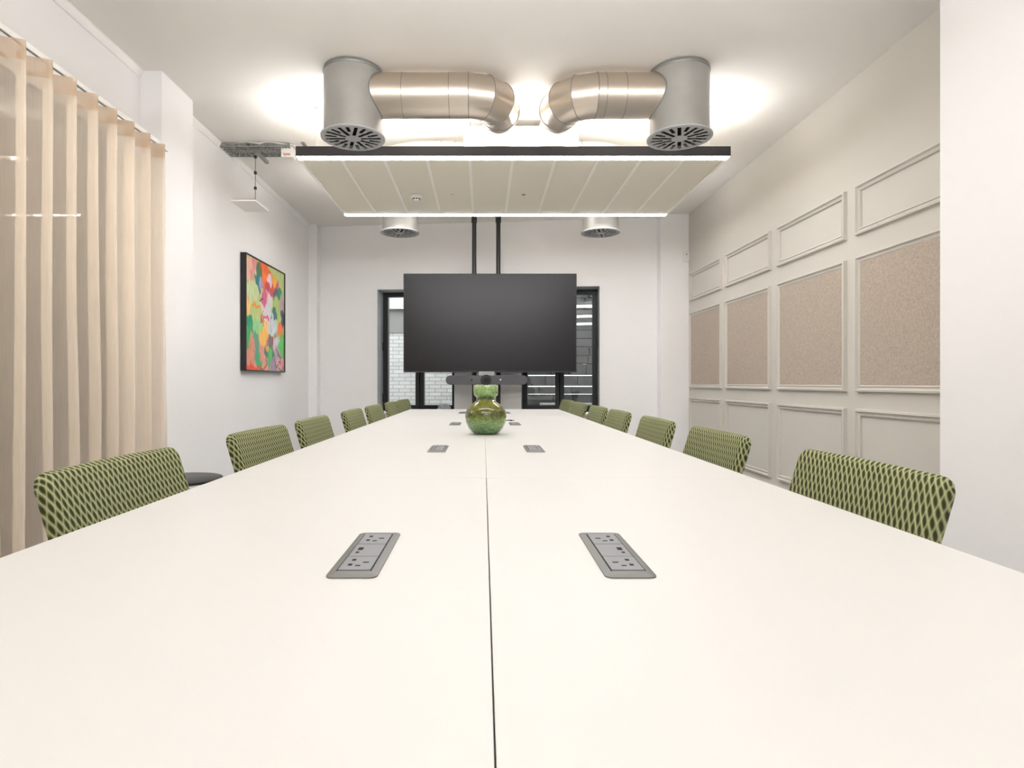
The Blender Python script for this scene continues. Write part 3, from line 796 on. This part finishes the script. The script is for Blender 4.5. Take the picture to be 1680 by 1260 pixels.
mt = Matrix(((1,0,0,0),(0,0,1,0),(0,1,0,0),(0,0,0,1)))
obj('body', prism(B(), rrect(-bw, bw, -bh, bh, bh*.999, 14), -.05, .04, mt), M['bar'], t, smooth=True, bevel=.006, seg=3)
obj('camera_housing', cyl(B(), (-.004, -.065, .0), (-.004, -.045, .0), .068, n=40), M['bezel'], t, smooth=True, bevel=.005)
ln = obj('camera_lens', cyl(B(), (-.004, -.075, .0), (-.004, -.06, .0), .034, n=36), M['lens'], t, smooth=True)
obj('lens_ring', cyl(B(), (-.004, -.07, .0), (-.004, -.06, .0), .046, n=36), M['black'], t, smooth=True)
obj('status_light', cyl(B(), (.175, -.0515, .004), (.175, -.049, .004), .010, n=20), M['white'], t)['label'] = 'small white dot'
obj('side_lens', cyl(B(), (-.185, -.0515, .002), (-.185, -.049, .002), .012, n=20), M['lens'], t)
obj('mount_plate', box(B(), -.10, .10, -.01, .03, bh-.01, bh+.05), M['galv'], t, bevel=.003)

# ------------------------------------------------------------------ painting
PY0, PY1, PZ0, PZ1 = 5.87, 7.03, CZ+.12, CZ+1.285
t = thing('framed_painting', 'colourful abstract painting in deep black frame on left wall', 'painting', (XL, (PY0+PY1)/2, PZ0))
pw, ph_ = (PY1-PY0)/2, PZ1-PZ0
bm = B(); fw = .012; dp = .06
box(bm, .002, dp, -pw, -pw+fw, 0, ph_); box(bm, .002, dp, pw-fw, pw, 0, ph_); box(bm, .002, dp, -pw+fw, pw-fw, 0, fw); box(bm, .002, dp, -pw+fw, pw-fw, ph_-fw, ph_)
obj('frame', bm, M['black'], t, bevel=.0015)
blobs = [(.12,.10,.16,.10,0,(236,184,160)),(.20,.05,.06,.2,.2,(225,150,140)),(.33,.08,.07,.07,0,(90,120,80)),(.5,.08,.17,.09,.3,(246,104,34)),(.46,.17,.10,.1,0,(250,120,40)),(.30,.20,.06,.09,0,(40,128,122)),(.36,.19,.05,.05,0,(160,160,214)),
(.62,.20,.17,.10,-.4,(222,62,58)),(.55,.28,.10,.07,.3,(205,60,90)),(.60,.13,.06,.06,.2,(238,205,214)),(.72,.12,.05,.07,-.3,(244,180,40)),(.80,.18,.05,.06,0,(230,80,120)),(.78,.26,.12,.07,-.2,(62,98,112)),(.87,.22,.06,.06,0,(28,142,92)),
(.03,.30,.06,.08,0,(242,130,165)),(.15,.30,.14,.10,0,(205,216,160)),(.04,.44,.07,.09,0,(250,200,112)),(.25,.42,.10,.018,0,(250,132,32)),(.52,.38,.18,.13,.1,(230,206,208)),(.45,.33,.08,.08,.5,(214,96,130)),(.60,.46,.14,.14,0,(216,214,212)),
(.78,.38,.13,.13,.1,(172,200,96)),(.72,.43,.05,.06,0,(34,100,100)),(.92,.33,.06,.12,0,(190,160,170)),(.97,.47,.06,.09,0,(66,68,80)),(.36,.52,.02,.07,.2,(200,90,60)),(.49,.52,.08,.03,0,(226,96,136)),(.49,.535,.05,.010,0,(245,225,225)),(.49,.56,.06,.010,0,(190,60,100)),
(.88,.58,.10,.075,0,(250,112,30)),(.30,.62,.14,.09,.2,(158,216,146)),(.10,.58,.08,.06,0,(26,150,104)),(.13,.63,.08,.03,.6,(40,160,120)),(.05,.72,.06,.12,0,(44,178,96)),(.43,.68,.14,.08,-.6,(250,192,84)),(.50,.60,.08,.06,0,(250,200,120)),(.66,.62,.10,.14,0,(206,216,226)),(.75,.66,.05,.05,0,(150,130,90)),
(.62,.70,.07,.055,0,(150,82,52)),(.80,.74,.10,.08,.3,(200,200,216)),(.93,.74,.08,.12,0,(84,202,76)),(.56,.80,.10,.07,0,(60,110,120)),(.53,.78,.05,.04,0,(240,160,60)),(.25,.78,.06,.14,-.1,(96,160,130)),(.30,.92,.05,.09,-.2,(60,180,110)),(.66,.86,.07,.06,.3,(40,120,90)),(.58,.88,.05,.11,.2,(74,190,84)),(.70,.95,.14,.10,0,(152,136,152)),
(.80,.84,.08,.08,0,(170,150,160)),(.15,.975,.20,.02,0,(250,74,44)),(.90,.93,.10,.08,0,(226,150,150)),(.92,.985,.06,.015,0,(40,110,90)),(.12,.85,.09,.05,0,(228,150,124))]
lines = [((.80,.80),(.87,.86),(.85,.93),(.78,.95),(.70,.90),(.72,.84)),((.50,.88),(.51,.95),(.47,.985),(.36,.99)),((.30,.31),(.36,.35),(.40,.33)),((.62,.72),(.63,.40)),((.42,.45),(.40,.60))]
lcol = [(90,40,60),(70,40,60),(40,40,60),(90,110,130),(220,60,90)]
NU, NV = 110, 150
bm = B(); cl = bm.loops.layers.float_color.new('paint')
def artcol(u, v):
    du = noise.noise(Vector((u*7, v*9, 1)))*.045+noise.noise(Vector((u*22, v*14, 5)))*.035; dv = noise.noise(Vector((u*7, v*9, 11)))*.035+noise.noise(Vector((u*22, v*14, 15)))*.03
    uu, vv = u+du, v+dv
    k = min(1, max(0, (vv-.55)/.2)); c = [(194, 208, 132)[i]*(1-k)+(226, 150, 124)[i]*k for i in range(3)]
    for (bu, bv, ru, rv, a, cc) in blobs:
        x, y = uu-bu, vv-bv; ca, sa = math.cos(a), math.sin(a); xr, yr = (x*ca+y*sa)/ru, (-x*sa+y*ca)/rv
        d = math.sqrt(xr*xr+yr*yr)
        if d < 1.1:
            f = min(1, (1.1-d)/.22)
            c = [c[i]*(1-f)+cc[i]*f for i in range(3)]
    for ln_, lc in zip(lines, lcol):
        for p, q in zip(ln_, ln_[1:]):
            ax, ay, bx, by = p[0], p[1]*1.38, q[0], q[1]*1.38; px, py = uu, vv*1.38
            tt = max(0, min(1, ((px-ax)*(bx-ax)+(py-ay)*(by-ay))/((bx-ax)**2+(by-ay)**2))); dd = math.hypot(px-ax-tt*(bx-ax), py-ay-tt*(by-ay))
            if dd < .010: c = [c[i]*.15+lc[i]*.85 for i in range(3)]
    g = 1+.10*noise.noise(Vector((u*40, v*12, 2)))
    return [min(255, max(0, x*g)) for x in c]
vv_ = [[bm.verts.new((dp-.012, -pw+fw*.8+(2*pw-1.6*fw)*i/NU, ph_-fw*.8-(ph_-1.6*fw)*j/NV)) for i in range(NU+1)] for j in range(NV+1)]
cc_ = [[(*lin(artcol(i/NU, j/NV)), 1) for i in range(NU+1)] for j in range(NV+1)]
for j in range(NV):
    for i in range(NU):
        f = bm.faces.new((vv_[j][i], vv_[j+1][i], vv_[j+1][i+1], vv_[j][i+1]))
        for l, c in zip(f.loops, (cc_[j][i], cc_[j+1][i], cc_[j+1][i+1], cc_[j][i+1])): l[cl] = c
cv = obj('canvas', bm, M['art'], t)
obj('backing_board', box(B(), .003, dp-.016, -pw+fw, pw-fw, fw, ph_-fw), M['white'], t)

# ------------------------------------------------------------------ cable tray, access point, box, sensor
TYc = 5.50; tz = H-.045
t = thing('cable_tray', 'perforated grey cable tray on the ceiling beside left wall', 'cable tray', (XL+.01, TYc, tz))
bm = B(); Lt = X(484, 5.5)-XL-.02; wt = .12
for yy in (-wt, -wt*.5, 0, wt*.5, wt-.012): box(bm, 0, Lt, yy, yy+.014, 0, .002)
k = 0
while k*.028 < Lt-.01:
    box(bm, k*.028, k*.028+.012, -wt, wt, 0, .0022); k += 1
for yy in (-wt-.001, wt-.001): 
    box(bm, 0, Lt, yy, yy+.002, 0, .012); box(bm, 0, Lt, yy, yy+.002, .026, .036)
    for q in range(0, k, 2): box(bm, q*.028, q*.028+.02, yy, yy+.002, .012, .026)
obj('tray_body', bm, M['galv'], t)
for x in (.25, .75): obj('ceiling_bracket', box(B(), x-.015, x+.015, -wt, wt, .036, .045), M['galv'], t)
for i in range(3):
    pts = [(.03+Lt*j/14*.93, -.06+.045*i+.018*math.sin(j*1.1+i*2), .008+.006*i+.02*abs(math.sin(j*.5+i))*(.5 if j % 3 else 1)) for j in range(15)]
    o = obj('cable', sweep(B(), pts, .005, 8), [M['white'], M['black'], M['white']][i], smooth=True); o.location = (XL+.01, TYc, tz+.003)
    tag(o, ['white cable lying in the tray, nearest the camera', 'black cable along the middle of the tray', 'white cable along the far side of the tray'][i], 'cable', 'cables in the ceiling tray')
o = obj('cable', sweep(B(), [(0, 0, .03), (.04, -.02, .045), (.16, -.05, .055), (.3, -.06, .035), (.36, -.04, .06), (.43, -.05, .045), (.6, -.03, .03), (.66, -.05, -.02), (.74, -.03, .0)], .0035, 8), M['white'], smooth=True)
o.location = (XL+.08, TYc-.08, tz-.012); tag(o, 'thin white cable looping over the front lip of the cable tray', 'cable')
# strut and hanging access point
ax = X(419, TYc-.05)
t = thing('wireless_access_point', 'flat white square access point hanging on thin rod from cable tray', 'access point', (ax, TYc-.05, tz))
obj('strut', (lambda b: (box(b, .0, .03, -.02, .26, -.035, -.004), box(b, -.04, .05, -.03, .0, -.004, .006), b)[-1])(B()), M['galv'], t, bevel=.002)
zl = (340-262)*TYc/F
obj('rod', cyl(B(), (0, 0, -zl-.06), (0, 0, 0), .0045, n=10), M['galv'], t, smooth=True)
for z_ in (-.065, -.21, -.35, -zl-.045): obj('rod_nut', cyl(B(), (0, 0, z_-.012), (0, 0, z_+.012), .013, n=12), M['black'], t)
pz = -zl-.06
obj('panel', (lambda b: (prism(b, rrect(-.165, .06, -.15, .18, .012), pz-.016, pz), b)[-1])(B()), M['white'], t, bevel=.004)
obj('panel_edge', box(B(), -.155, .05, -.14, .17, pz, pz+.006), M['galv'], t)
# junction box
o = obj('junction_box', box(B(), -.052, .052, -.05, .05, -.095, 0), M['white'], bevel=.006); o.location = (X(475, TYc), TYc-.03, H-.025)
tag(o, 'small white junction box with red marks at the cable tray end', 'junction box')
bm = B(); mr_ = random.Random(2)
for i in range(6): box(bm, -.03+.011*i, -.024+.011*i, -.0515, -.0495, -.088+.01*mr_.random(), -.066+.01*mr_.random())
obj('red_marks', bm, mat('red_print', (196, 60, 62), .6), o)
# wall sensor at far right pier
o = obj('wall_sensor', prism(B(), rrect(-.038, .038, -.072, .072, .02), -.035, 0, mt), M['white'], smooth=True, bevel=.006); o.location = (X(1126, 7.65), 7.672, Z(420, 7.65))
tag(o, 'small white sensor high on the far right pier', 'sensor')
obj('sensor_eye', cyl(B(), (0, -.037, .02), (0, -.034, .02), .011, n=20), M['grille'], o)
# things on the sill of the left window
sy = yend(-.9)-.07
o = obj('cable_coil', (lambda b: (sweep(b, [(.13*math.cos(a*.55)*(.6+.4*math.sin(a*.13)), .035*math.sin(a*.55), .008+.0012*a) for a in range(44)], .006, 8), b)[-1])(B()), M['black'], smooth=True)
o.location = (X(690, sy), sy-.03, SILL+.002); tag(o, 'coiled black cable on the left window sill behind the table', 'cable')
bm = B(); bmesh.ops.create_icosphere(bm, subdivisions=3, radius=1)
for v in bm.verts:
    d = 1+.35*noise.noise(v.co*2.3)+.2*noise.noise(v.co*6); v.co = Vector((v.co.x*.085*d, v.co.y*.05*d, max(-.02, v.co.z*.05*d)+.02))
o = obj('plastic_bag', bm, mat('pale_plastic', (205, 216, 220), .3, Transmission_Weight=.3)); o.location = (X(729, sy), sy-.02, SILL+.025); tag(o, 'crumpled pale plastic bag on the left window sill', 'bag')
o = obj('paper_pad', box(B(), -.08, .08, -.04, .04, 0, .02), mat('peach_paper', (220, 180, 160), .8), bevel=.002); o.location = (X(727, sy), sy-.10, SILL+.001); tag(o, 'peach paper pad on the left window sill by the bag', 'notepad')
